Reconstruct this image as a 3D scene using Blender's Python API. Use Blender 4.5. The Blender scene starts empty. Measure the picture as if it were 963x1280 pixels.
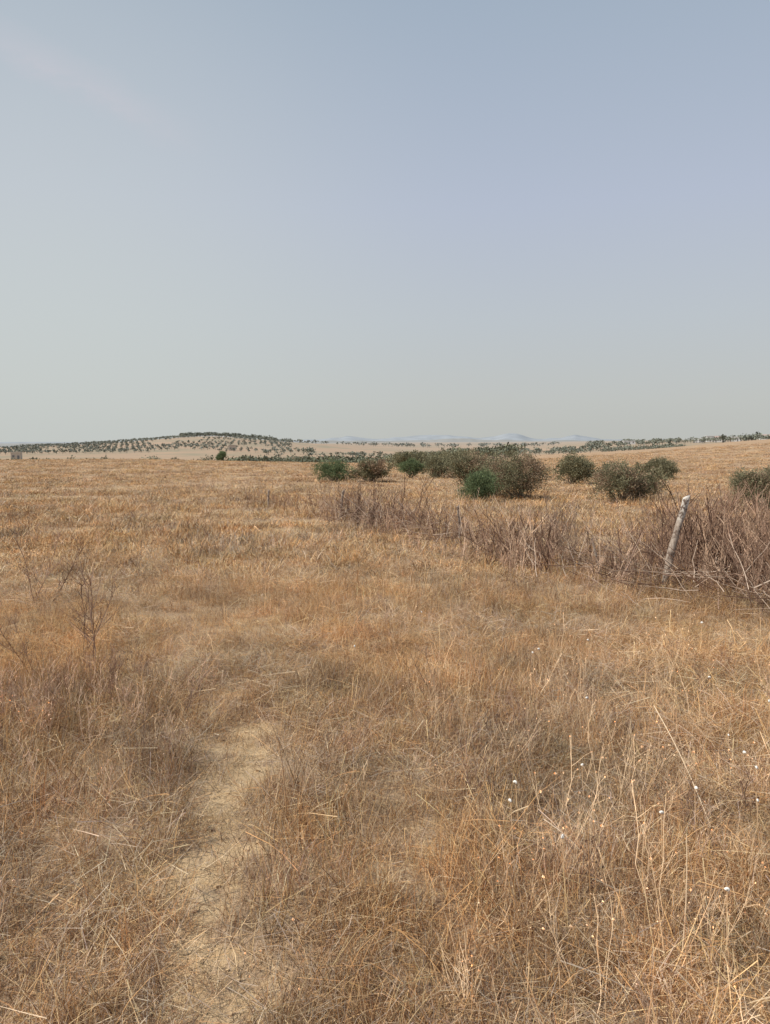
import bpy, math, numpy as np, mathutils
from math import radians, sin, cos, tan, pi
rng = np.random.default_rng(7)
scene = bpy.context.scene
scene.view_settings.view_transform = 'Standard'
scene.view_settings.look = 'None'
scene.view_settings.exposure = 0

# ------------------------------------------------------------------ noise
def _hash(ix, iy, seed):
    n = (ix.astype(np.int64)*374761393 + iy.astype(np.int64)*668265263 + seed*1442695041) & 0xffffffff
    n = ((n ^ (n >> 13))*1274126177) & 0xffffffff
    n = n ^ (n >> 16)
    return (n & 0xffff)/65535.0
def vnoise(x, y, seed=0):
    x = np.asarray(x, float); y = np.asarray(y, float)
    ix = np.floor(x); iy = np.floor(y); fx = x-ix; fy = y-iy
    fx = fx*fx*(3-2*fx); fy = fy*fy*(3-2*fy)
    a = _hash(ix, iy, seed); b = _hash(ix+1, iy, seed); c = _hash(ix, iy+1, seed); d = _hash(ix+1, iy+1, seed)
    return (a*(1-fx)+b*fx)*(1-fy)+(c*(1-fx)+d*fx)*fy
def fbm(x, y, seed=0, o=3):
    s = 0; a = .5; t = 0
    for i in range(o):
        s = s+a*vnoise(x*2**i, y*2**i, seed+i*17); t += a; a *= .5
    return s/t

# ------------------------------------------------------------------ terrain height
R_ST = np.array([1, 40, 60, 85, 120, 200, 400, 600, 900, 1300, 2000, 3600.])
TAB = {
 -.80: [0,0,0,0,-2,-6,-7,-7,-6,-9,-13,-20],
 -.464:[0,0,0,0,-2,-6,-7,-7,-5,-8,-13,-20],
 -.33: [0,0,0,0,-2,-6,-7,-5,2.0,-3,-10,-16],
 -.217:[0,0,0,-.3,-2.5,-6,-7,-4,12.5,3,-5,-12],
 -.156:[0,0,0,-.5,-3,-6,-7,-5,4.5,0,-5,-10],
 0.0:  [0,0,-.1,-.8,-3,-6,-7,-8,-7,-5,-1,0],
 .174: [0,0,-.1,-.5,-.9,-1.9,-5,-6,-6,-5,0,2],
 .32:  [0,.02,.1,.3,.45,-.5,-3,0,2,3,4,6],
 .464: [0,.05,.3,1.0,2.0,2.3,1,3,5.5,6,8,10],
 .80:  [0,.1,.5,1.7,3.2,4.2,4,5,7,8,9,12]}
us = np.array(sorted(TAB)); T = np.array([TAB[k] for k in sorted(TAB)])
LR = np.linspace(0, math.log(3600), 300); UU = np.linspace(-.8, .8, 161)
G1 = np.array([np.interp(LR, np.log(R_ST), row) for row in T])
GRID = np.array([np.interp(UU, us, G1[:, j]) for j in range(300)])
def blur(a, sig, ax):
    k = np.exp(-.5*(np.arange(-3*sig, 3*sig+1)/sig)**2); k /= k.sum()
    return np.apply_along_axis(lambda v: np.convolve(np.pad(v, 3*sig, mode='edge'), k, 'valid'), ax, a)
GRID = blur(blur(GRID, 4, 0), 3, 1)
def H(x, y):
    x = np.asarray(x, float); y = np.asarray(y, float)
    r = np.hypot(x, y)+1e-6; u = np.clip(np.arctan2(x, y), -.799, .799)
    a = np.clip(np.log(np.maximum(r, 1))/LR[-1]*299, 0, 298.99); b = (u+.8)/1.6*160
    ia = a.astype(int); ib = np.clip(b.astype(int), 0, 159); fa = a-ia; fb = b-ib
    z = (GRID[ia, ib]*(1-fa)*(1-fb)+GRID[ia+1, ib]*fa*(1-fb)+GRID[ia, ib+1]*(1-fa)*fb+GRID[ia+1, ib+1]*fa*fb)
    near = np.clip(1-r/70, 0, 1)
    z = z+near*((fbm(x*.35, y*.35, 3)-.5)*.10+(fbm(x*2.2, y*2.2, 9)-.5)*.05)
    z = z+np.clip((r-70)/200, 0, 1)*(fbm(x*.006, y*.006, 21)-.5)*np.minimum(r*.004, 3.0)
    return z
def H1(x, y): return float(H(np.array([x]), np.array([y]))[0])

PATH = np.array([(-.30,1.0),(-.45,1.7),(-.50,2.1),(-.60,2.7),(-.70,3.3),(-.88,4.2),(-1.32,5.1),(-1.75,6.1),(-2.3,7.6),(-3.0,9.4),(-3.9,13),(-4.6,18),(-5.6,27),(-7,40)])
PW = np.array([.10,.10,.09,.13,.12,.22,.13,.12,.2,.22,.2,.3,.6,.8])
def soilmask(x, y):
    px = np.interp(y, PATH[:, 1], PATH[:, 0]); w = np.interp(y, PATH[:, 1], PW)
    n = fbm(x*6.5, y*5.5, 40, 4)
    wob = (vnoise(y*2.1, y*0, 5)-.5)*.30+(vnoise(y*5.3, x*3, 6)-.5)*.16
    d = np.abs(x-px+wob)/(w*(2.4*n))
    brk = np.clip((fbm(y*2.3+3.4, x*3.2, 15)-.33)*4.0, .0, 1)
    fall = np.interp(y, [0, 4.2, 4.8, 8, 40], [1, 1, .5, .4, .4])
    m = np.clip(1.45-d, 0, 1)*brk*fall*(y > .5)
    p = fbm(x*.55, y*.8, 77, 4)
    m2 = np.clip((p-.62)*7, 0, .5)*np.clip(y/9, .35, 1)
    q = fbm(x*2.2+5, y*2.6, 83, 3)
    m3 = np.clip((q-.68)*6, 0, .4)
    return np.clip(np.maximum(np.maximum(m, m2), m3), 0, 1)

# ------------------------------------------------------------------ helpers
def new_obj(name, me, mats=(), parent=None):
    o = bpy.data.objects.new(name, me)
    scene.collection.objects.link(o)
    for m in mats: me.materials.append(m)
    if parent: o.parent = parent
    return o
def mesh_np(name, V, F, col=None, smooth=False):
    me = bpy.data.meshes.new(name)
    V = np.asarray(V, np.float32); F = np.asarray(F, np.int32)
    me.vertices.add(len(V)); me.vertices.foreach_set('co', V.ravel())
    k = F.shape[1]
    me.loops.add(F.size); me.loops.foreach_set('vertex_index', F.ravel())
    me.polygons.add(len(F)); me.polygons.foreach_set('loop_start', np.arange(0, F.size, k, dtype=np.int32))
    me.polygons.foreach_set('use_smooth', np.full(len(F), smooth, bool))
    me.update(calc_edges=True)
    if col is not None:
        a = me.attributes.new('Col', 'FLOAT_COLOR', 'POINT')
        c = np.ones((len(V), 4), np.float32); c[:, :3] = col
        a.data.foreach_set('color', c.ravel())
    return me
class N:
    def __init__(s, tree): s.t = tree; s.n = tree.nodes; s.l = tree.links
    def a(s, typ, **kw):
        nd = s.n.new(typ)
        for k, v in kw.items():
            if k == 'inp':
                for kk, vv in v.items():
                    if hasattr(vv, 'is_output'): s.l.new(vv, nd.inputs[kk])
                    else: nd.inputs[kk].default_value = vv
            else: setattr(nd, k, v)
        return nd
    def math(s, op, a, b=0., clamp=False):
        return s.a('ShaderNodeMath', operation=op, use_clamp=clamp, inp={0: a, 1: b}).outputs[0]
    def mix(s, f, a, b, blend='MIX'):
        nd = s.a('ShaderNodeMix', data_type='RGBA', blend_type=blend)
        for i, v in ((0, f), (6, a), (7, b)):
            if hasattr(v, 'is_output'): s.l.new(v, nd.inputs[i])
            else: nd.inputs[i].default_value = v if i == 0 else (*v[:3], 1)
        return nd.outputs[2]
    def noise(s, vec, scale, detail=3, rough=.6):
        nd = s.a('ShaderNodeTexNoise', inp={'Scale': scale, 'Detail': detail, 'Roughness': rough})
        if vec is not None: s.l.new(vec, nd.inputs['Vector'])
        return nd.outputs['Fac']
    def rng(s, v, a, b, c=0., d=1.):
        return s.a('ShaderNodeMapRange', inp={0: v, 1: a, 2: b, 3: c, 4: d}).outputs[0]
def newmat(name):
    m = bpy.data.materials.new(name); m.use_nodes = True
    m.node_tree.nodes.clear(); n = N(m.node_tree)
    return m, n, n.a('ShaderNodeOutputMaterial')

def veg_mat(name, transl=.25, patch=True, lo=(.84,.85,.89), hi=(1.09,1.01,.91)):
    m, n, out = newmat(name)
    col = n.a('ShaderNodeAttribute', attribute_name='Col').outputs['Color']
    if patch:
        pos = n.a('ShaderNodeNewGeometry').outputs['Position']
        f = n.rng(n.noise(pos, .6, 3, .65), .36, .64)
        col = n.mix(1., col, n.mix(f, lo, hi), 'MULTIPLY')
    d = n.a('ShaderNodeBsdfDiffuse', inp={'Color': col})
    if transl:
        t = n.a('ShaderNodeBsdfTranslucent', inp={'Color': col})
        mx = n.a('ShaderNodeMixShader', inp={0: transl, 1: d.outputs[0], 2: t.outputs[0]})
        n.l.new(mx.outputs[0], out.inputs[0])
    else: n.l.new(d.outputs[0], out.inputs[0])
    return m
M_GRASS = veg_mat('dry_grass_mat', .18)
M_GRASSF = veg_mat('dry_grass_far_mat', 0)
M_WEED = veg_mat('dry_weed_mat', 0, True, (.85,.85,.85), (1.1,1.05,1.0))
M_LEAF = veg_mat('leaf_mat', .2, False)
M_FAR = veg_mat('far_leaf_mat', 0, False)

# ------------------------------------------------------------------ ground
def ground():
    rr = np.concatenate([[0.02], .3*1.02**np.arange(0, 475)]); rr = rr[rr < 3600]
    az = np.concatenate([np.arange(-42, 42, .25), np.arange(42, 318, 2.)])*pi/180
    Rr, A = np.meshgrid(rr, az, indexing='ij')
    X = Rr*np.sin(A); Y = Rr*np.cos(A); Z = H(X, Y)
    nr, na = X.shape
    idx = np.arange(nr*na).reshape(nr, na); nx = np.roll(idx, -1, axis=1)
    F = np.stack([idx[:-1], nx[:-1], nx[1:], idx[1:]], -1).reshape(-1, 4)[:, ::-1]
    me = mesh_np('ground', np.stack([X, Y, Z], -1).reshape(-1, 3), F, smooth=True)
    a = me.attributes.new('soil', 'FLOAT', 'POINT'); a.data.foreach_set('value', soilmask(X, Y).astype(np.float32).ravel())
    m, n, out = newmat('dry_field_ground')
    pos = n.a('ShaderNodeNewGeometry').outputs['Position']
    soil = n.a('ShaderNodeAttribute', attribute_name='soil').outputs['Fac']
    dist = n.a('ShaderNodeVectorMath', operation='LENGTH', inp={0: pos}).outputs['Value']
    fine = n.noise(pos, 60, 4, .7); med = n.noise(pos, 7, 4, .65); big = n.noise(pos, .45, 4, .6); huge = n.noise(pos, .012, 5, .6)
    litter = n.mix(n.rng(fine, .32, .68), (.18,.115,.068), (.56,.385,.23))
    litter = n.mix(n.rng(med, .45, .8), litter, (.46,.31,.18))
    straw = n.mix(n.rng(big, .35, .65), (.455,.295,.175), (.55,.38,.235))
    straw = n.mix(n.rng(n.noise(pos, 3.0, 5, .75), .3, .7), n.mix(1., straw, (.64,.62,.62), 'MULTIPLY'), straw)
    c = n.mix(n.rng(dist, 10, 40), litter, straw)
    wv = n.a('ShaderNodeTexNoise', inp={'Vector': pos, 'Scale': 16., 'Detail': 4.}).outputs['Color']
    wp = n.a('ShaderNodeVectorMath', operation='MULTIPLY_ADD', inp={0: wv, 1: (.12,.12,.12), 2: pos}).outputs[0]
    vor = n.a('ShaderNodeTexVoronoi', feature='DISTANCE_TO_EDGE', inp={'Vector': wp, 'Scale': 12.}).outputs['Distance']
    cm = n.rng(n.noise(pos, 4.5, 3, .6), .42, .62)
    crack = n.math('SUBTRACT', 1., n.math('MULTIPLY', cm, n.rng(vor, .05, .0)))
    sc = n.mix(n.rng(med, .3, .7), (.58,.40,.215), (.71,.52,.31))
    sc = n.mix(n.rng(fine, .3, .75), n.mix(1., sc, (.8,.76,.70), 'MULTIPLY'), sc)
    sc = n.mix(crack, (.38,.25,.14), sc)
    sm = n.math('ADD', soil, n.math('MULTIPLY', n.math('SUBTRACT', n.noise(pos, 10, 6, .75), .5), 2.2))
    smk = n.rng(sm, .3, .68)
    c = n.mix(smk, c, sc)
    land = n.mix(n.rng(huge, .42, .56), (.42,.29,.19), (.30,.25,.165))
    land = n.mix(n.rng(n.noise(pos, .06, 4, .6), .45, .6), land, (.40,.28,.185))
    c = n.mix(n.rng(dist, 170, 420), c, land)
    c = n.mix(n.rng(dist, 300, 3600, 0.08, .8), c, (.37,.36,.345))  # aerial haze painted into the ground colour, stronger with distance
    b1 = n.a('ShaderNodeBump', inp={'Strength': .9, 'Distance': .018, 'Height': n.math('ADD', fine, n.math('MULTIPLY', med, 1.5))})
    b2 = n.a('ShaderNodeBump', inp={'Strength': n.math('MULTIPLY', smk, .7), 'Distance': .01, 'Height': crack, 'Normal': b1.outputs[0]})
    p = n.a('ShaderNodeBsdfDiffuse', inp={'Color': c, 'Normal': b2.outputs[0]})
    n.l.new(p.outputs[0], out.inputs[0])
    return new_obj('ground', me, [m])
ground()

# ------------------------------------------------------------------ grass tufts
PAL = np.array([(.71,.435,.21),(.77,.54,.30),(.83,.67,.46),(.60,.485,.375),(.30,.18,.105),(.82,.62,.37),(.60,.345,.17)])
def ribbons(base, top, ctrl, w, colr, segs=3):
    n = len(base); t = np.linspace(0, 1, segs+1)[None, :, None]
    P = (1-t)**2*base[:, None]+2*t*(1-t)*ctrl[:, None]+t**2*top[:, None]
    ang = rng.uniform(0, pi, n); side = np.stack([np.cos(ang), np.sin(ang), rng.normal(0, .35, n)], -1)
    side /= np.linalg.norm(side, axis=1)[:, None]
    wt = (1-.7*np.linspace(0, 1, segs+1)**1.5)[None, :, None]*w[:, None, None]*.5
    L = P-side[:, None]*wt; Rr = P+side[:, None]*wt
    V = np.stack([L, Rr], 2).reshape(-1, 3)
    b = (np.arange(n)*(segs+1)*2)[:, None]+np.arange(segs)[None]*2
    F = np.stack([b, b+1, b+3, b+2], -1).reshape(-1, 4)
    C = (colr[:, None, None, :]*np.ones((1, segs+1, 2, 1))).reshape(-1, 3)
    return V, F, C
def join(parts):
    V = []; F = []; C = []; o = 0
    for v, f, c in parts:
        V.append(v); F.append(f+o); C.append(c); o += len(v)
    return np.concatenate(V), np.concatenate(F), np.concatenate(C)
def blades(n, R, h0, h1, lean, w0, w1, pw, segs=3):
    a = rng.uniform(0, 2*pi, n); r = R*np.sqrt(rng.uniform(0, 1, n))
    base = np.stack([r*np.cos(a), r*np.sin(a), np.full(n, -.01)], -1)
    h = rng.uniform(h0, h1, n)*(1-.35*(r/R)); d = rng.uniform(0, 2*pi, n)
    l = np.abs(rng.normal(0, lean, n))*h
    dh = np.stack([np.cos(d), np.sin(d), np.zeros(n)], -1)
    top = base+dh*l[:, None]; top[:, 2] = h*np.clip(rng.normal(.9, .2, n), .2, 1.1)
    ctrl = base+dh*(l*rng.uniform(.0, .5, n))[:, None]+rng.normal(0, .025, (n, 3)); ctrl[:, 2] = h*rng.uniform(.5, 1.0, n)
    col = PAL[rng.choice(len(PAL), n, p=pw)]*rng.uniform(.70, 1.15, (n, 1))
    return ribbons(base, top, ctrl, rng.uniform(w0, w1, n), col, segs)
def litter(n, R, hmax, w0, w1, pw, lmax=.22, segs=2):
    c = np.stack([rng.normal(0, R*.6, n), rng.normal(0, R*.6, n), rng.uniform(.005, hmax, n)], -1)
    d = rng.uniform(0, 2*pi, n); L = rng.uniform(.03, lmax, n)
    dv = np.stack([np.cos(d), np.sin(d), rng.normal(0, .4, n)], -1)*L[:, None]*.5
    a = c-dv; b = c+dv; a[:, 2] = np.maximum(a[:, 2], 0); b[:, 2] = np.maximum(b[:, 2], 0)
    col = PAL[rng.choice(len(PAL), n, p=pw)]*rng.uniform(.70, 1.15, (n, 1))
    return ribbons(a, b, (a+b)/2+rng.normal(0, .02, (n, 3)), rng.uniform(w0, w1, n), col, segs)
def pw(*a): a = np.array(a, float); return a/a.sum()
P_OR = pw(5,4,2.3,1.3,2.6,3,3.8); P_GR = pw(1.4,3,4.5,4.5,2.4,3,1.3); P_BR = pw(2,1,1,2,6,1,2)
def bake(name, temps, P, rotz, tilt, scl, idx, tint, mat):
    Vs = []; Fs = []; Cs = []; o = 0
    for k, (V, F, C) in enumerate(temps):
        s = np.where(idx == k)[0]
        if not len(s): continue
        W = V[None]*scl[s][:, None]
        c = np.cos(rotz[s])[:, None]; d = np.sin(rotz[s])[:, None]
        X = W[..., 0]*c-W[..., 1]*d+W[..., 2]*tilt[s, 0:1]+P[s, 0:1]
        Y = W[..., 0]*d+W[..., 1]*c+W[..., 2]*tilt[s, 1:2]+P[s, 1:2]
        Z = W[..., 2]+P[s, 2:3]
        Vs.append(np.stack([X, Y, Z], -1).astype(np.float32).reshape(-1, 3))
        Fs.append((F[None]+(np.arange(len(s))*len(V))[:, None, None]+o).astype(np.int32).reshape(-1, 4))
        Cs.append((C[None]*tint[s][:, None]).astype(np.float32).reshape(-1, 3)); o += len(s)*len(V)
    V = np.concatenate(Vs); F = np.concatenate(Fs); C = np.concatenate(Cs)
    print(name, 'tufts', len(P), 'verts', len(V), 'faces', len(F))
    return new_obj(name, mesh_np(name, V, F, C), [mat])
near = []
for i in range(6): near.append(join([blades(44, .10, .05, .19, .8, .0014, .0031, P_OR), litter(22, .13, .08, .0014, .003, P_OR)]))
for i in range(4): near.append(join([blades(26, .11, .04, .14, 1.0, .0014, .0030, P_GR), litter(42, .15, .10, .0014, .0032, P_GR)]))
for i in range(3): near.append(join([blades(10, .08, .2, .36, .4, .0016, .0030, P_OR), blades(32, .10, .05, .15, .8, .0014, .003, P_OR)]))
for i in range(2): near.append(join([blades(40, .09, .06, .24, .6, .0014, .003, P_BR), litter(20, .12, .07, .0014, .003, P_BR)]))
farT = []
for i in range(9):
    q = (P_OR, P_GR, P_BR*.6+P_OR*.4)[i//3]
    farT.append(join([blades(26, .15, .05, .18, .75, .004, .009, q, 2), litter(12, .17, .05, .004, .008, q, segs=1)]))

def grass_points():
    xs = []; ys = []
    for y0, y1 in [(.9, 2), (2, 4), (4, 6), (6, 9), (9, 13), (13, 20), (20, 30), (30, 45), (45, 65), (65, 92)]:
        dens = 190*min(1, (4.6/y0))**1.62
        W = .62*y1+1.2; n = int(2*W*(y1-y0)*dens)
        y = rng.uniform(y0, y1, n); x = rng.uniform(-W, W, n)
        keep = (rng.uniform(0, 1, n) < np.minimum(1, (max(y0, 4.6)/np.maximum(y, 4.6)))**1.62) & (np.abs(x) < .62*y+1.2)
        xs.append(x[keep]); ys.append(y[keep])
    x = np.concatenate(xs); y = np.concatenate(ys)
    s = soilmask(x, y); cover = fbm(x*1.6, y*1.6, 55)
    keep = rng.uniform(0, 1, len(x)) < np.clip(1.04-s*.94, .12, 1)*np.clip(.55+1.7*(cover-.2), .45, 1)
    return x[keep], y[keep]
x, y = grass_points(); n = len(x); z = H(x, y)-.004
d = np.hypot(x, y)
p1 = fbm(x*.8, y*.8, 101); p2 = fbm(x*.5+9, y*.5, 131)
u = rng.uniform(0, 1, n)
leftdark = np.exp(-((x+1.9)/.9)**2-((y-4.1)/.9)**2)
idx = np.where(u < .92, rng.integers(0, 6, n), rng.integers(10, 13, n))
idx = np.where((p1 > .50) & (u < .8), rng.integers(6, 10, n), idx)
idx = np.where(((p2 > .55) | (leftdark > .3)) & (u < .5), rng.integers(13, 15, n), idx)
fidx = np.where(p1 > .50, 3, np.where(p2 > .54, 6, 0))+rng.integers(0, 3, n)
far = d > rng.uniform(8, 12, n)
sxy = rng.uniform(.75, 1.3, n)*np.maximum(1, d/7)**.45
sz = rng.uniform(.6, 1.35, n)*(.5+1.1*fbm(x*1.1, y*1.1, 200))*np.where(d > 25, .8, 1)
sm_ = soilmask(x, y)
sz *= 1-.6*np.clip(sm_*1.5, 0, 1); sxy *= 1-.25*np.clip(sm_*1.5, 0, 1)
tint = rng.uniform(.80, 1.12, (n, 1))*(1+rng.normal(0, .025, (n, 3)))*(.68+.62*fbm(x*2.6, y*2.6, 171))[:, None]
tint *= np.where(far & (rng.uniform(0, 1, n) < .14), .58, 1.)[:, None]*(1-.18*leftdark)[:, None]
P = np.stack([x, y, z], -1); S = np.stack([sxy, sxy, sz], -1); tl = rng.normal(0, .14, (n, 2)); rz = rng.uniform(0, 2*pi, n)
a = ~far; bake('dry_grass', near, P[a], rz[a], tl[a], S[a], idx[a], tint[a], M_GRASS)
a = far; bake('dry_grass_field', farT, P[a], rz[a], tl[a], S[a], fidx[a], tint[a], M_GRASSF)

# ------------------------------------------------------------------ dry weeds (branching stalks)
def tube(P, r0, r1, col, k=3):
    P = np.asarray(P); m = len(P); T_ = np.gradient(P, axis=0); T_ /= np.linalg.norm(T_, axis=1)[:, None]+1e-9
    up = np.array([.3, .9, .1]); A = np.cross(T_, up); A /= np.linalg.norm(A, axis=1)[:, None]+1e-9; B = np.cross(T_, A)
    r = np.linspace(r0, r1, m)
    a = np.arange(k)*2*pi/k
    V = P[:, None]+r[:, None, None]*(A[:, None]*np.cos(a)[None, :, None]+B[:, None]*np.sin(a)[None, :, None])
    idx = np.arange(m*k).reshape(m, k); nx = np.roll(idx, -1, 1)
    F = np.stack([idx[:-1], nx[:-1], nx[1:], idx[1:]], -1).reshape(-1, 4)
    return V.reshape(-1, 3), F, np.tile(np.array(col)[None], (m*k, 1))
def pod(c, s, col):
    V = np.array([(0,0,-1.2),(1,0,0),(0,1,0),(-1,0,0),(0,-1,0),(0,0,1.1)])*s+np.asarray(c)
    F = np.array([(0,2,5,1),(0,4,5,3),(2,3,5,0),(4,1,5,0)])
    return V, F, np.tile(np.array(col)[None], (6, 1))
def weed(h, nb, spread, col, r=.003, pods=.5, curl=.12):
    parts = []
    d = rng.uniform(0, 2*pi); l = rng.uniform(.05, .35)*h
    t = np.linspace(0, 1, 6)[:, None]
    main = np.concatenate([t*l*cos(d), t*l*sin(d), t*h], 1)+np.cumsum(rng.normal(0, .014, (6, 3)), 0)*[1, 1, .3]; main[0] = 0
    c = np.array(col)*rng.uniform(.8, 1.2)
    parts.append(tube(main, r, r*.5, c))
    for i in range(nb):
        f = rng.uniform(.2, .95); j = f*5; a = main[int(j)]*(1-j % 1)+main[min(5, int(j)+1)]*(j % 1)
        d = rng.uniform(0, 2*pi); L = h*rng.uniform(.12, .42)*(1.15-f*.6)
        e = rng.uniform(.35, 1.25)
        tt = np.linspace(0, 1, 4)[:, None]
        dirv = np.array([cos(d)*cos(e), sin(d)*cos(e), sin(e)])*spread+np.array([0, 0, .15])
        b = a+dirv*L*tt+np.array([0, 0, L*curl])*tt**2+rng.normal(0, .006, (4, 3))*tt
        cc = c*rng.uniform(.8, 1.35)
        parts.append(tube(b, r*.55, r*.3, cc))
        if rng.uniform() < pods: parts.append(pod(b[-1], rng.uniform(.003, .007), cc*rng.uniform(.9, 1.4)))
        for q in range(rng.integers(0, 2)):
            d2 = rng.uniform(0, 2*pi); L2 = L*rng.uniform(.2, .5); s0 = b[rng.integers(1, 3)]
            e2 = s0+np.array([cos(d2)*.7, sin(d2)*.7, .7])*L2
            parts.append(tube(np.array([s0, (s0+e2)/2+rng.normal(0, .004, 3), e2]), r*.4, r*.25, cc))
    return join(parts)
BR = (.30,.20,.145); BR2 = (.50,.36,.26); ST = (.74,.55,.36); DK = (.18,.115,.085)
def clump(n, h0, h1, nb, col, R, **kw):
    ps = []
    for i in range(n):
        v, f, c = weed(rng.uniform(h0, h1), nb, 1., np.array(col)*rng.uniform(.8, 1.2), **kw)
        a = rng.uniform(0, 2*pi); ps.append((v+np.array([cos(a), sin(a), 0])*R*rng.uniform(0, 1), f, c))
    return join(ps)
WT = []
for i in range(5): WT.append(clump(2, .4, .8, 8, BR if i % 2 else BR2, .14, r=.0044))
for i in range(3): WT.append(clump(4, .18, .36, 6, BR2 if i else BR, .08, r=.0022, pods=.35))
for i in range(2): WT.append(clump(4, .25, .46, 3, ST, .07, r=.0015, pods=.6))
WT.append(clump(2, .7, .8, 18, BR, .05, r=.0048))
for i in range(3): WT.append(clump(4, .25, .74, 4, DK, .3, r=.0062, pods=.3))
X = []
def addw(x, y, s, i): X.append((x, y, s, i))
FA = np.array((2.87, 7.9)); FB = np.array((-.9, 15.8)); FC = np.array((-2.9, 18.8)); FD = np.array((-6.5, 25.))
def along(A, B, n, w0, w1, s0, s1, kinds, th=(.2, .62)):
    A = np.array(A); B = np.array(B); t = (B-A)/np.linalg.norm(B-A); nn = np.array([t[1], -t[0]])
    for i in range(n):
        f = rng.uniform(); p = A+(B-A)*f+nn*(w0+(w1-w0)*(rng.beta(2, 2)))
        g = fbm(np.array([p[0]*1.3]), np.array([p[1]*1.3]), 300)[0]
        if g < rng.uniform(*th): continue
        addw(p[0], p[1], rng.uniform(s0, s1)*(.65+.6*g), rng.choice(kinds))
along((4.55, 4.8), FA, 160, -.25, 1.3, .7, 1.35, [0,1,2,3,4])
along((4.3, 7.0), (2.8, 9.6), 240, -.5, 1.6, .75, 1.4, [0,1,2,3,4,10])
along(FA, FB, 330, -.75, .7, .55, 1.3, [0,1,2,3,4])
along(FA, FB, 120, -.45, .5, .6, 1.35, [11,12,13])
along((4.5, 6.6), (2.6, 9.4), 70, -.4, 1.2, .8, 1.4, [11,12,13])
along(FA, FB, 130, -.3, 3.4, .5, 1.0, [0,1,2,3,4,5])
along(FA, FB, 180, -1.0, .9, .8, 1.4, [5,6,7])
along(FB, FC, 44, -.6, .8, .45, .9, [0,1,2,3,4,11])
along(FC, FD, 34, -.6, .8, .35, .8, [0,1,2,3,4])
along((5.6, 7.2), (4.6, 12), 110, -.9, 1.8, .7, 1.2, [0,1,2,3,4])
for i in range(1000):
    yy = rng.uniform(1.6, 30); xx = rng.uniform(-1, 1)*(.62*yy+1)
    if soilmask(np.array([xx]), np.array([yy]))[0] > .4: continue
    if vnoise(np.array([xx*.6]), np.array([yy*.6]), 61)[0] < rng.uniform(.2, .8): continue
    addw(xx, yy, rng.uniform(.5, .95), rng.choice([5,6,7,8,9], p=[.18,.18,.18,.23,.23]))
for i in range(66): addw(-1.9+rng.normal(0, .45), 4.3+rng.normal(0, .4), rng.uniform(.6, 1.1), rng.choice([5,6,7]))
for i in range(110): addw(rng.uniform(.2, 2.6), rng.uniform(1.9, 5.0), rng.uniform(.6, 1.0), rng.choice([8,9,8,9,5]))
for i in range(34): addw(rng.uniform(-2.4, -1.0), rng.uniform(1.9, 4.0), rng.uniform(.5, .9), rng.choice([8,9,6]))
for (a, b, s) in [(-2.05,5.3,.95),(-2.2,5.5,.75),(-3.35,7.3,1.0),(-3.3,7.5,.8),(-2.35,5.1,.6),(3.9,7.3,1.1),(3.6,7.7,1.0),(4.3,8.0,1.2),(4.0,7.6,1.25),(.35,4.5,.45),(-.3,6.4,.4),(-1.75,4.5,.45)]:
    addw(a, b, s, 10)
W = np.array(X); n = len(W)
bake('dry_weeds', WT, np.stack([W[:, 0], W[:, 1], H(W[:, 0], W[:, 1])-.01], -1), rng.uniform(0, 2*pi, n), rng.normal(0, .16, (n, 2)),
     np.repeat(W[:, 2:3], 3, 1), W[:, 3].astype(int), np.repeat(rng.uniform(.7, 1.3, (n, 1)), 3, 1), M_WEED)

def brush():
    ps = []
    t = (FB-FA)/np.linalg.norm(FB-FA); nn = np.array([t[1], -t[0]])
    for i in range(760):
        f = rng.uniform(-.4, 1.05) if i < 520 else rng.uniform(-.4, .12); w = rng.normal(-.05, .33) if i < 520 else rng.normal(.3, .45)
        p = FA+(FB-FA)*f+nn*w
        a = math.atan2(t[1], t[0])+rng.normal(0, .9); L = rng.uniform(.25, .9); e = rng.normal(.25, .45)
        z0 = H1(p[0], p[1])+rng.uniform(.02, .35)
        tt = np.linspace(0, 1, 5)[:, None]
        P = np.array([p[0], p[1], z0])+tt*np.array([cos(a)*cos(e), sin(a)*cos(e), sin(e)])*L+np.cumsum(rng.normal(0, .018, (5, 3)), 0)
        c = np.array([(.32,.215,.16),(.60,.48,.38),(.17,.11,.08)][rng.integers(0, 3)])*rng.uniform(.8, 1.2)
        ps.append(tube(P, rng.uniform(.003, .007), .0018, c))
    V, F, C = join(ps); return new_obj('dead_branches', mesh_np('dead_branches', V, F, C), [M_WEED])
brush()

ps = []
for (a, b, c_, d_, h0, h1) in [(1.30,3.62,1.26,2.85,.33,.10),(.88,2.16,.90,2.2,0,.42)]:
    t = np.linspace(0, 1, 7)[:, None]; A = np.array([a, b, H1(a, b)+h0]); B = np.array([c_, d_, H1(c_, d_)+h1])
    P = A+(B-A)*t+np.sin(t*pi)*np.array([.008, 0, .012]); ps.append(tube(P, .0024, .0014, (.74,.58,.40), 5))
V, F, C = join(ps); new_obj('bleached_stalks', mesh_np('bleached_stalks', V, F, C), [M_WEED])

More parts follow.
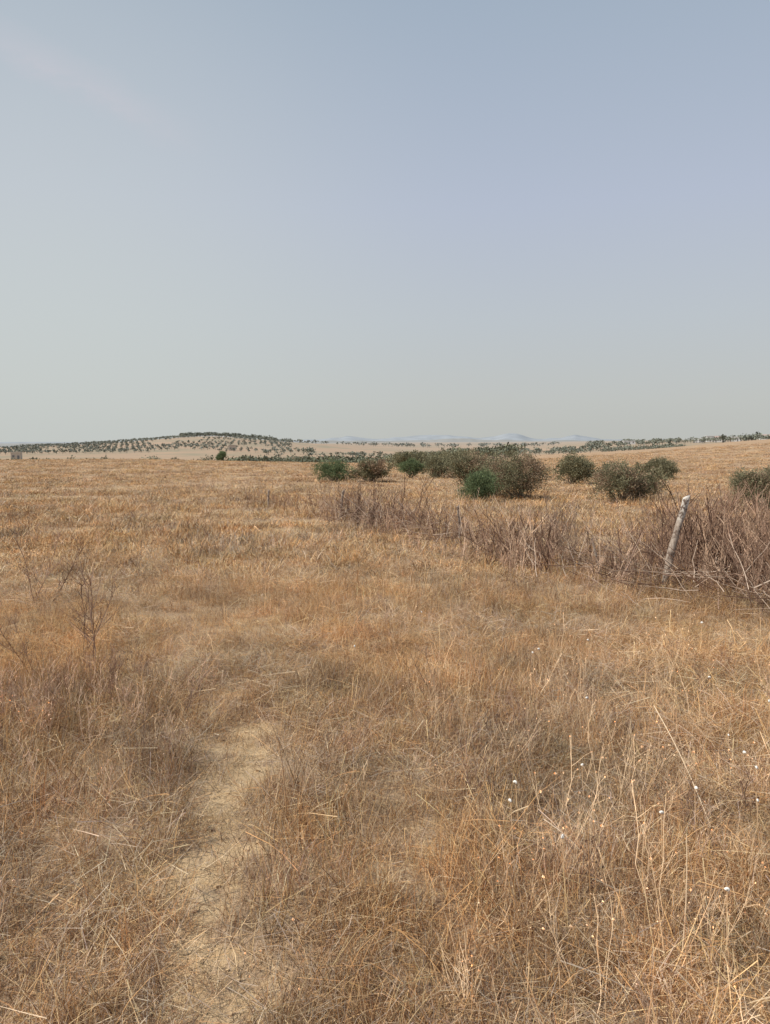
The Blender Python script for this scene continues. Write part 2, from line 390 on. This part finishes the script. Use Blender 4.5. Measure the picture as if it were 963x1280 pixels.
# ------------------------------------------------------------------ snails on stalks
def snail_shell(c, s):
    th = np.linspace(0, 5*pi, 40); g = np.exp(-.13*th)
    P = np.stack([np.cos(th)*g*.55, g*.9-.5, np.sin(th)*g*.55], -1)*s
    r = g*.5*s; k = 8; a = np.arange(k)*2*pi/k
    T_ = np.gradient(P, axis=0); T_ /= np.linalg.norm(T_, axis=1)[:, None]
    A = np.cross(T_, [0, 1, 0]); A /= np.linalg.norm(A, axis=1)[:, None]; B = np.cross(T_, A)
    V = P[:, None]+r[:, None, None]*(A[:, None]*np.cos(a)[None, :, None]+B[:, None]*np.sin(a)[None, :, None])
    idx = np.arange(40*k).reshape(40, k); nx = np.roll(idx, -1, 1)
    F = np.stack([idx[:-1], nx[:-1], nx[1:], idx[1:]], -1).reshape(-1, 4)
    col = np.repeat(np.where((np.arange(40) % 9 == 0)[:, None], (.6,.5,.4), (.84,.81,.74)), k, 0)
    rot = rng.uniform(0, 2*pi); R_ = np.array([[cos(rot), -sin(rot), 0], [sin(rot), cos(rot), 0], [0, 0, 1]])
    return V.reshape(-1, 3)@R_.T+np.asarray(c), F, col
sn = []; stk = []
pts = [(1.63,3.54),(.84,3.17),(1.2,2.87),(.47,2.77),(.60,2.49),(.98,2.62),(1.43,2.84),(1.0,2.14),(.93,4.74),(1.54,3.2),(2.3,5.5),(.52,2.95),(1.0,4.9),(1.5,3.0),(1.9,4.4),(1.4,5.2),(2.0,3.9),(-.2,5.0),(.3,6.2),(1.05,3.9)]
for (a, b) in pts:
    z0 = H1(a, b); hh = rng.uniform(.2, .29)
    stk.append(tube(np.array([[a+.02, b, z0], [a+.01, b+.01, z0+hh*.5], [a, b, z0+hh]]), .002, .0015, (.66,.47,.29)))
    sn.append(snail_shell((a, b-.004, z0+hh), rng.uniform(.008, .011)))
V, F, C = join(stk); new_obj('grass_stalks', mesh_np('grass_stalks', V, F, C), [M_WEED])
V, F, C = join(sn); new_obj('white_snails', mesh_np('white_snails', V, F, C, True), [M_FAR])

ps = []
for i in range(160):
    yy = rng.uniform(1.5, 6); xx = np.interp(yy, PATH[:, 1], PATH[:, 0])+rng.normal(0, .2)
    s = min(abs(rng.normal(.004, .003))+.002, .009)
    V8 = np.array([(x_, y_, z_) for x_ in (-1, 1) for y_ in (-1, 1) for z_ in (-1, 1)])*rng.uniform(.5, 1.1, (8, 3))*s
    F8 = np.array([(0,1,3,2),(4,6,7,5),(0,4,5,1),(2,3,7,6),(0,2,6,4),(1,5,7,3)])
    ps.append((V8+[xx, yy, H1(xx, yy)+s*.2], F8, np.tile((np.array((.62,.44,.26) if rng.uniform() < .93 else (.25,.17,.11))*rng.uniform(.8, 1.1))[None], (8, 1))))
V, F, C = join(ps); new_obj('soil_clods', mesh_np('soil_clods', V, F, C), [M_FAR])

# ------------------------------------------------------------------ fence posts + wire
def wood_mat():
    m, n, out = newmat('weathered_wood')
    co = n.a('ShaderNodeTexCoord').outputs['Object']
    mp = n.a('ShaderNodeMapping', inp={'Vector': co, 'Scale': (1, 1, .18)}).outputs[0]
    g = n.noise(mp, 70, 5, .7); b = n.noise(co, 7, 4, .6)
    z = n.a('ShaderNodeSeparateXYZ', inp={0: co}).outputs[2]
    c = n.mix(n.rng(g, .35, .65), (.20,.145,.11), (.50,.42,.34))
    top = n.rng(n.math('ADD', z, n.math('MULTIPLY', b, .9)), 1.25, 1.45)
    c = n.mix(top, c, (.68,.64,.57))
    c = n.mix(n.rng(n.noise(co, 13, 4, .7), .52, .59), c, (.14,.095,.07))
    bp = n.a('ShaderNodeBump', inp={'Strength': .8, 'Distance': .006, 'Height': g})
    p = n.a('ShaderNodeBsdfPrincipled', inp={'Base Color': c, 'Roughness': .9, 'Normal': bp.outputs[0]})
    n.l.new(p.outputs[0], out.inputs[0]); return m
M_WOOD = wood_mat()
def post(x, y, h, r, lx, ly, seed):
    k = 14; m = 26; t = np.linspace(0, 1, m); a = np.arange(k)*2*pi/k
    z0 = H1(x, y); V = []
    for i in range(m):
        zz = -.12+(h+.12)*t[i]; cx = lx*zz/h+.008*sin(zz*8+seed); cy = ly*zz/h+.008*cos(zz*7+seed)
        rr = r*(1.1-.2*t[i])*(1+.35*(vnoise(np.cos(a)*1.5+seed*3, np.sin(a)*1.5+zz*9, seed)-.5)+.08*sin(zz*15+seed))
        V.append(np.stack([cx+rr*np.cos(a), cy+rr*np.sin(a), np.full(k, zz)+(.015*np.cos(a) if i == m-1 else 0)], -1))
    V = np.array(V).reshape(-1, 3); idx = np.arange(m*k).reshape(m, k); nx = np.roll(idx, -1, 1)
    F = np.stack([idx[:-1], nx[:-1], nx[1:], idx[1:]], -1).reshape(-1, 4)
    c = len(V); V = np.concatenate([V, [V[-k:].mean(0)+[0, 0, .004]]])
    cap = np.array([(idx[-1][i], idx[-1][(i+1) % k], c) for i in range(k)])
    me = bpy.data.meshes.new('fence_post'); me.from_pydata(V.tolist(), [], F.tolist()+cap.tolist()); me.update()
    for p_ in me.polygons: p_.use_smooth = len(p_.vertices) == 4
    o = new_obj('fence_post', me, [M_WOOD]); o.location = (x, y, z0); return o
post(2.87, 7.9, 1.02, .036, .25, .05, 1)
post(-.92, 15.8, .62, .030, .06, 0, 2)
post(-2.85, 18.8, .42, .026, 0, 0, 3)
post(2.55, 8.9, .46, .016, -.12, .1, 4)
post(1.15, 11.6, .62, .020, -.05, 0, 5)
mw, n_, out_ = newmat('rusty_wire')
n_.l.new(n_.a('ShaderNodeBsdfPrincipled', inp={'Base Color': (.22,.14,.10,1), 'Metallic': .5, 'Roughness': .7}).outputs[0], out_.inputs[0])
ps = []
for hz in (.35, .62):
    line = [(4.55,4.8,hz*1.1),(2.87+.25*hz,7.9,hz),(-.9,15.8,hz*.62),(-2.85,18.8,hz*.5)]
    for A, B in zip(line[:-1], line[1:]):
        t = np.linspace(0, 1, 16); x_ = A[0]+(B[0]-A[0])*t; y_ = A[1]+(B[1]-A[1])*t
        z_ = (H1(A[0], A[1])+A[2])*(1-t)+(H1(B[0], B[1])+B[2])*t-.06*np.sin(t*pi)
        ps.append(tube(np.stack([x_, y_, z_], -1), .0016, .0016, (1, 1, 1), 4))
V, F, C = join(ps); new_obj('wire_fence', mesh_np('wire_fence', V, F, C), [mw])

# ------------------------------------------------------------------ shrubs
def leaves(cen, size, col, out=None, asp=.5, jit=.2):
    n = len(cen)
    a = rng.normal(0, 1, (n, 3))
    if out is not None: a = a*.6+out*1.0
    a /= np.linalg.norm(a, axis=1)[:, None]
    b = np.cross(a, rng.normal(0, 1, (n, 3))); b /= np.linalg.norm(b, axis=1)[:, None]
    s = (size*rng.uniform(.6, 1.3, n))[:, None]
    V = np.stack([cen-a*s, cen+b*s*asp, cen+a*s, cen-b*s*asp], 1).reshape(-1, 3)
    F = np.arange(n*4).reshape(n, 4)
    return V, F, np.repeat(col*rng.uniform(1-jit, 1+jit, (n, 1)), 4, 0)
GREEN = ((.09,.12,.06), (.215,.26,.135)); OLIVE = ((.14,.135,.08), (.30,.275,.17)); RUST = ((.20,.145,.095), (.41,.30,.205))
def shrub(name, x, y, w, h, kind, dens=1., leaf=.028):
    parts = []; nl = max(5, int(6*w/h*.6)); z0 = H1(x, y)
    lobes = []
    for i in range(nl):
        a = rng.uniform(0, 2*pi); rr = rng.uniform(.2, .74)*w/2 if i else 0
        lr = rng.uniform(.26, .44)*min(w, h*1.6)*.62
        zc = rng.uniform(.3, .66)*h if i else .62*h
        lobes.append((rr*cos(a), rr*sin(a)*.8, min(zc, h-lr*.7), lr))
    nc = int(210*dens); per = 55
    for ci in range(nc):
        L = lobes[rng.integers(0, nl)]
        dv = rng.normal(0, 1, 3); dv[2] = dv[2]*.9+.25; dv /= np.linalg.norm(dv)
        c = np.array(L[:3])+dv*L[3]*rng.uniform(.6, 1.15)*np.array([1, 1, .9])
        if rng.uniform() < .18: c += dv*L[3]*.3
        c[2] = max(c[2], .05)
        c[0] = np.clip(c[0], -w*.56, w*.56)
        k_ = kind
        if kind == 'mix': k_ = 'rust' if rng.uniform() < .42+.28*sin(c[0]*5) else 'olive'
        pal = {'green': GREEN, 'olive': OLIVE, 'rust': RUST}[k_]
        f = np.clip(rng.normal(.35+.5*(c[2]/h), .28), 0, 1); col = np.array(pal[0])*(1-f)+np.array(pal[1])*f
        cs = rng.uniform(.035, .085)*(h+.25)
        cen = c+rng.normal(0, cs, (per, 3))*[1, 1, .8]
        cen[:, 2] = np.maximum(cen[:, 2], .02)
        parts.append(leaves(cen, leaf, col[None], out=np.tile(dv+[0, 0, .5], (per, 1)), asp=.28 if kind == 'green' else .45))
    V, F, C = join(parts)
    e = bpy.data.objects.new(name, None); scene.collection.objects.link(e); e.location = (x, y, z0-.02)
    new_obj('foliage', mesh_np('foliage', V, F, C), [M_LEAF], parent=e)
    bs = []
    for i in range(16):
        L = lobes[i % nl]; t = np.linspace(0, 1, 5)[:, None]
        end = np.array(L[:3])+rng.normal(0, .12, 3)*L[3]*3
        P = np.array([rng.normal(0, .05), rng.normal(0, .05), 0])+t*end+np.sin(t*pi)*rng.normal(0, .05, 3)
        bs.append(tube(P, .02, .005, (.22,.17,.13), 5))
    V, F, C = join(bs); new_obj('branches', mesh_np('branches', V, F, C), [M_FAR], parent=e)
shrub('green_shrub', -2.06, 31, 1.45, 1.0, 'green', .9, .034)
shrub('mastic_shrub', -.56, 30.4, 1.65, .88, 'mix', .8, .034)
shrub('green_shrub', 1.15, 33.5, 1.2, .92, 'green', .7, .034)
shrub('mastic_shrub', 2.15, 34.5, 2.1, 1.1, 'olive', .9, .034)
shrub('mastic_shrub', 3.0, 28.3, 2.1, 1.15, 'mix', 1.1, .032)
shrub('green_shrub', 2.6, 20.2, 1.45, .92, 'green', 1.5, .024)
shrub('mastic_shrub', 3.75, 21.3, 1.95, 1.22, 'mix', 1.6, .025)
shrub('mastic_shrub', 3.2, 22.8, 1.8, 1.25, 'mix', 1.1, .026)
shrub('mastic_shrub', 6.9, 28.5, 1.85, 1.12, 'olive', 1.1, .032)
shrub('mastic_shrub', 6.25, 20.3, 2.4, 1.05, 'mix', 1.8, .025)
shrub('green_shrub', 11.4, 32.5, 2.0, .95, 'olive', .9, .034)
shrub('mastic_shrub', 8.15, 16.9, 1.9, 1.0, 'mix', 1.6, .022)
shrub('mastic_shrub', 3.5, 42, 2.4, 1.15, 'olive', .7, .045)
shrub('mastic_shrub', 1.4, 44, 2.6, 1.1, 'olive', .7, .045)
shrub('mastic_shrub', 5.3, 47, 2.4, 1.1, 'mix', .7, .045)
shrub('mastic_shrub', 4.6, 38, 2.0, 1.05, 'mix', .7, .045)
shrub('green_shrub', -15.6, 74, 1.25, 1.0, 'green', .5, .06)

# ------------------------------------------------------------------ distant trees (masses)
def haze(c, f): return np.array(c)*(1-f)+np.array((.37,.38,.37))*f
def tree_mass(name, pts, h0, h1, hz, leafsize, nleaf, ca=(.10,.11,.065), cb=(.19,.195,.115), wide=1., low=.12):
    parts = []
    for (x, y) in pts:
        h = rng.uniform(h0, h1); w = h*rng.uniform(.9, 1.4)*wide; z = H1(x, y)
        nlb = 5; lob = [(rng.normal(0, w*.22), rng.normal(0, w*.22), h*rng.uniform(.38, .68), rng.uniform(.2, .32)*w) for _ in range(nlb)]
        li = rng.integers(0, nlb, nleaf); dv = rng.normal(0, 1, (nleaf, 3)); dv /= np.linalg.norm(dv, axis=1)[:, None]
        Lb = np.array(lob)[li]; cen = Lb[:, :3]+dv*(Lb[:, 3]*rng.uniform(.3, 1.0, nleaf))[:, None]*[1, 1, .8/wide]
        cen[:, 2] = np.clip(cen[:, 2], low*h, None)
        f = np.clip(rng.normal(.5, .3, (nleaf, 1)), 0, 1)
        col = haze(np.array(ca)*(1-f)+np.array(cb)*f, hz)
        parts.append(leaves(cen+[x, y, z], leafsize*h, col, asp=.7))
        parts.append(tube(np.array([[x, y, z-.1], [x+.02*h, y, z+.25*h], [x, y, z+.6*h]]), .05*h, .02*h, haze((.12,.09,.07), hz), 4))
    V, F, C = join(parts); return new_obj(name, mesh_np(name, V, F, C), [M_FAR])
def polar(px, r): u = (px-481.5)/962; return (r*u/math.hypot(1, u), r/math.hypot(1, u))
pts = []
for r in np.arange(540, 960, 30):
    for px in np.arange(-160, 365, 8.0*600/r):
        if fbm(np.array([px*.015]), np.array([r*.008]), 31)[0] < .34: continue
        pts.append(polar(px+rng.normal(0, .5), r+rng.normal(0, 2.5)))
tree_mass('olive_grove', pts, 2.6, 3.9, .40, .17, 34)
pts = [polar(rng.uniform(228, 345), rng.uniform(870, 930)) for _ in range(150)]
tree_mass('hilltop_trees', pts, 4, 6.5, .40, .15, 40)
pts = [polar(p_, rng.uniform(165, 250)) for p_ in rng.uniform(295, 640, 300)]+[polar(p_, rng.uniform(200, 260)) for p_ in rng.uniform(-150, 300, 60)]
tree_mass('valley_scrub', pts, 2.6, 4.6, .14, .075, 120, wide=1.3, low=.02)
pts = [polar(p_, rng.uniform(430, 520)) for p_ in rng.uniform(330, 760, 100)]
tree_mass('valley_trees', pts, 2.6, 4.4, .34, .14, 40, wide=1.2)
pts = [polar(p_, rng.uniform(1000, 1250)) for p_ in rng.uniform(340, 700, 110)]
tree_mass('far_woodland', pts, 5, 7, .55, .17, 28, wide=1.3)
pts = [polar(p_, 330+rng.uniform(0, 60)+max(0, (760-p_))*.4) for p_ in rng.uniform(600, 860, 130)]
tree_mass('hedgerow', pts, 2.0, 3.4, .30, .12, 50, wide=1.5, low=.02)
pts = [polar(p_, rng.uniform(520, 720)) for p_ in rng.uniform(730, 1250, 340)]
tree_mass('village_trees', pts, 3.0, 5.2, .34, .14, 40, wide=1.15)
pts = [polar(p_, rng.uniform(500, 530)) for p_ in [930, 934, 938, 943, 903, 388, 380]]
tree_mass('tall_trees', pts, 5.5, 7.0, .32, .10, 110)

# ------------------------------------------------------------------ houses
def flatmat(name, c, rough=.9):
    m, n, out = newmat(name)
    co = n.a('ShaderNodeTexCoord').outputs['Object']
    cc = n.mix(n.rng(n.noise(co, 1.3, 4, .6), .35, .65), np.array(c)*.86, c)
    n.l.new(n.a('ShaderNodeBsdfPrincipled', inp={'Base Color': cc, 'Roughness': rough}).outputs[0], out.inputs[0]); return m
MW = flatmat('whitewash', np.array((.64,.63,.61))); MB = flatmat('beige_render', np.array((.56,.48,.39))); MR = flatmat('roof_tile', np.array((.42,.31,.26))); MD = flatmat('dark_opening', np.array((.2,.2,.2)))
def box(name, c, s, mat, parent):
    V = [(c[0]+s[0]*a/2, c[1]+s[1]*b/2, c[2]+s[2]*d/2) for a in (-1, 1) for b in (-1, 1) for d in (-1, 1)]
    F = [(0,1,3,2),(4,6,7,5),(0,4,5,1),(2,3,7,6),(0,2,6,4),(1,5,7,3)]
    me = bpy.data.meshes.new(name); me.from_pydata(V, [], F); me.update(); return new_obj(name, me, [mat], parent=parent)
def house(name, px, r, w, dp, h, mat, gable=True):
    x, y = polar(px, r); e = bpy.data.objects.new(name, None); scene.collection.objects.link(e)
    e.location = (x, y, H1(x, y)); e.rotation_euler[2] = -math.atan2(x, y)+rng.uniform(-.3, .3)
    box('walls', (0, 0, h/2-.5), (w, dp, h+1), mat, e)
    if gable:
        o = .3; V = [(-w/2-o, -dp/2-o, h), (w/2+o, -dp/2-o, h), (w/2+o, dp/2+o, h), (-w/2-o, dp/2+o, h), (-w/2-o, 0, h+dp*.22), (w/2+o, 0, h+dp*.22)]
        me = bpy.data.meshes.new('roof'); me.from_pydata(V, [], [(0,1,5,4),(2,3,4,5),(0,4,3),(1,2,5),(0,3,2,1)]); me.update(); new_obj('roof', me, [MR], parent=e)
    else: box('parapet', (0, 0, h+.2), (w+.3, dp+.3, .4), mat, e)
    nw = max(2, int(w/3))
    for i in range(nw):
        xx = -w/2+w*(i+.5)/nw
        if i == nw//2: box('door', (xx, -dp/2-.02, 1.05), (1.0, .06, 2.1), MD, e)
        else: box('window', (xx, -dp/2-.02, 1.7), (1.0, .06, 1.1), MD, e)
for px, r, w, h, g, mt in [(872,600,6,2.9,False,MW),(886,640,6,4.2,False,MW),(899,600,7,3.0,True,MW),(785,640,9,2.6,False,MW),(918,600,6,3.0,False,MW),(955,600,7,3.0,True,MW)]:
    house('white_house', px, r, w, 6, h, mt, g)
house('stone_farmhouse', 291, 560, 5, 4.5, 3.8, MB, False)
house('stone_hut', 22, 420, 4.5, 4, 3.4, MB, False)

# ------------------------------------------------------------------ far mountains
def ridge(name, r, prof, col, seed):  # col is a pale ridge colour with the aerial haze baked in
    px = np.linspace(-900, 1900, 900); hy = np.interp(px, [p[0] for p in prof], [p[1] for p in prof])
    u = (px-481.5)/962; zt = hy*r/962+1.6
    zt = zt+(fbm(px*.03, px*0, seed, 5)-.5)*r*.0055*np.clip(hy/3, .2, 1.2)
    rows = []
    for k_, (rf, zf) in enumerate([(.82, 0), (.9, .45), (.96, .8), (1., 1.), (1.05, .6)]):
        R_ = r*rf; zz = -40+(zt+40)*zf+(fbm(px*.06, px*0+k_*3, seed+5, 4)-.5)*r*.002*(0 < zf < 1)
        a = np.arctan(u); rows.append(np.stack([R_*np.sin(a), R_*np.cos(a), zz], -1))
    V = np.array(rows).reshape(-1, 3); n = len(px); idx = np.arange(5*n).reshape(5, n)
    F = np.stack([idx[:-1, :-1], idx[:-1, 1:], idx[1:, 1:], idx[1:, :-1]], -1).reshape(-1, 4)
    m, nn, out = newmat(name+'_mat'); pos = nn.a('ShaderNodeNewGeometry').outputs['Position']
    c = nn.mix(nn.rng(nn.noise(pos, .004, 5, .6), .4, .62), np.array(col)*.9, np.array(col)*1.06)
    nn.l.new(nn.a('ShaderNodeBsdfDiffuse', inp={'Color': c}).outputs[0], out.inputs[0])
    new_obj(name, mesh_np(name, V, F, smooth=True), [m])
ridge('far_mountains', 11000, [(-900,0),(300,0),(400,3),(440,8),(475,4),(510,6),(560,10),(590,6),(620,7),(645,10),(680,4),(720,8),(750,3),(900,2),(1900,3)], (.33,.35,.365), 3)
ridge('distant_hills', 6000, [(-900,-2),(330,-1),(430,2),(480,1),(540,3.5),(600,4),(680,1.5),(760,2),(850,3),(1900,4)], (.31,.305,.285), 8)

# ------------------------------------------------------------------ camera
cam = bpy.data.cameras.new('camera'); co = bpy.data.objects.new('camera', cam); scene.collection.objects.link(co)
cam.sensor_fit = 'VERTICAL'; cam.sensor_height = 36; cam.sensor_width = 27; cam.lens = 27.05
cam.clip_start = .05; cam.clip_end = 30000
co.location = (0, 0, 1.6+H1(0, 0)); co.rotation_euler = (radians(90-5.2), 0, 0); scene.camera = co

# ------------------------------------------------------------------ light
az = radians(-105); el = radians(50)
sd = np.array([sin(az)*cos(el), cos(az)*cos(el), sin(el)])
sl = bpy.data.lights.new('sun', 'SUN'); so = bpy.data.objects.new('sun', sl); scene.collection.objects.link(so)
sl.energy = 4.3; sl.angle = radians(.6); sl.color = (1, .95, .865)
so.rotation_euler = mathutils.Vector(sd).to_track_quat('Z', 'Y').to_euler()

w = bpy.data.worlds.new('World'); scene.world = w; w.use_nodes = True
w.node_tree.nodes.clear(); n = N(w.node_tree)
out = n.a('ShaderNodeOutputWorld')
sky = n.a('ShaderNodeTexSky'); sky.sky_type = 'NISHITA'; sky.sun_disc = False
sky.sun_elevation = el; sky.sun_rotation = az; sky.air_density = 1.; sky.dust_density = 4.; sky.ozone_density = 1.5
dirv = n.a('ShaderNodeTexCoord').outputs['Generated']
sp = n.a('ShaderNodeSeparateXYZ', inp={0: dirv})
rp = n.a('ShaderNodeValToRGB', inp={0: sp.outputs[2]})
def lin(c): return [((v/255+.055)/1.055)**2.4 for v in c]+[1]
st = [(0., (194,196,191)), (.05, (196,199,196)), (.15, (192,199,205)), (.28, (184,193,210)), (.48, (165,180,197)), (1., (128,152,182))]
cr = rp.color_ramp
while len(cr.elements) < len(st): cr.elements.new(.5)
for e, (p_, c_) in zip(cr.elements, st): e.position = p_; e.color = lin(c_)
gv = np.array([-.42, .90, .13]); gv /= np.linalg.norm(gv)
def dot(v): return n.a('ShaderNodeVectorMath', operation='DOT_PRODUCT', inp={0: dirv, 1: tuple(float(q) for q in v)}).outputs['Value']
gl = n.math('POWER', n.rng(dot(gv), .80, 1.), 2.2)
hc = n.mix(n.math('MULTIPLY', gl, .6), rp.outputs[0], lin((208,214,211)))
cv = np.array([-.325, .86, .385]); cv /= np.linalg.norm(cv)
rt = np.cross(cv, [0, 0, 1]); rt /= np.linalg.norm(rt); upv = np.cross(rt, cv)
e1 = rt*.94-upv*.34; e2 = rt*.34+upv*.94
wn = n.noise(n.a('ShaderNodeMapping', inp={'Vector': dirv, 'Scale': (1, 1, 2.6)}).outputs[0], 11, 6, .65)
s1 = n.rng(n.math('ABSOLUTE', dot(e1)), .15, .04)
t1 = n.rng(n.math('ABSOLUTE', n.math('ADD', dot(e2), n.math('MULTIPLY', n.math('SUBTRACT', wn, .5), .06))), .028, .0)
wis = n.math('MULTIPLY', n.math('MULTIPLY', s1, t1), n.rng(wn, .25, .6))
hc = n.mix(n.math('MULTIPLY', wis, .7), hc, lin((200,201,209)))
sc = n.a('ShaderNodeVectorMath', operation='SCALE', inp={0: hc, 'Scale': 10.}).outputs[0]
fin = n.mix(.92, sky.outputs[0], sc)
bg = n.a('ShaderNodeBackground', inp={'Color': fin, 'Strength': .1})
n.l.new(bg.outputs[0], out.inputs[0])
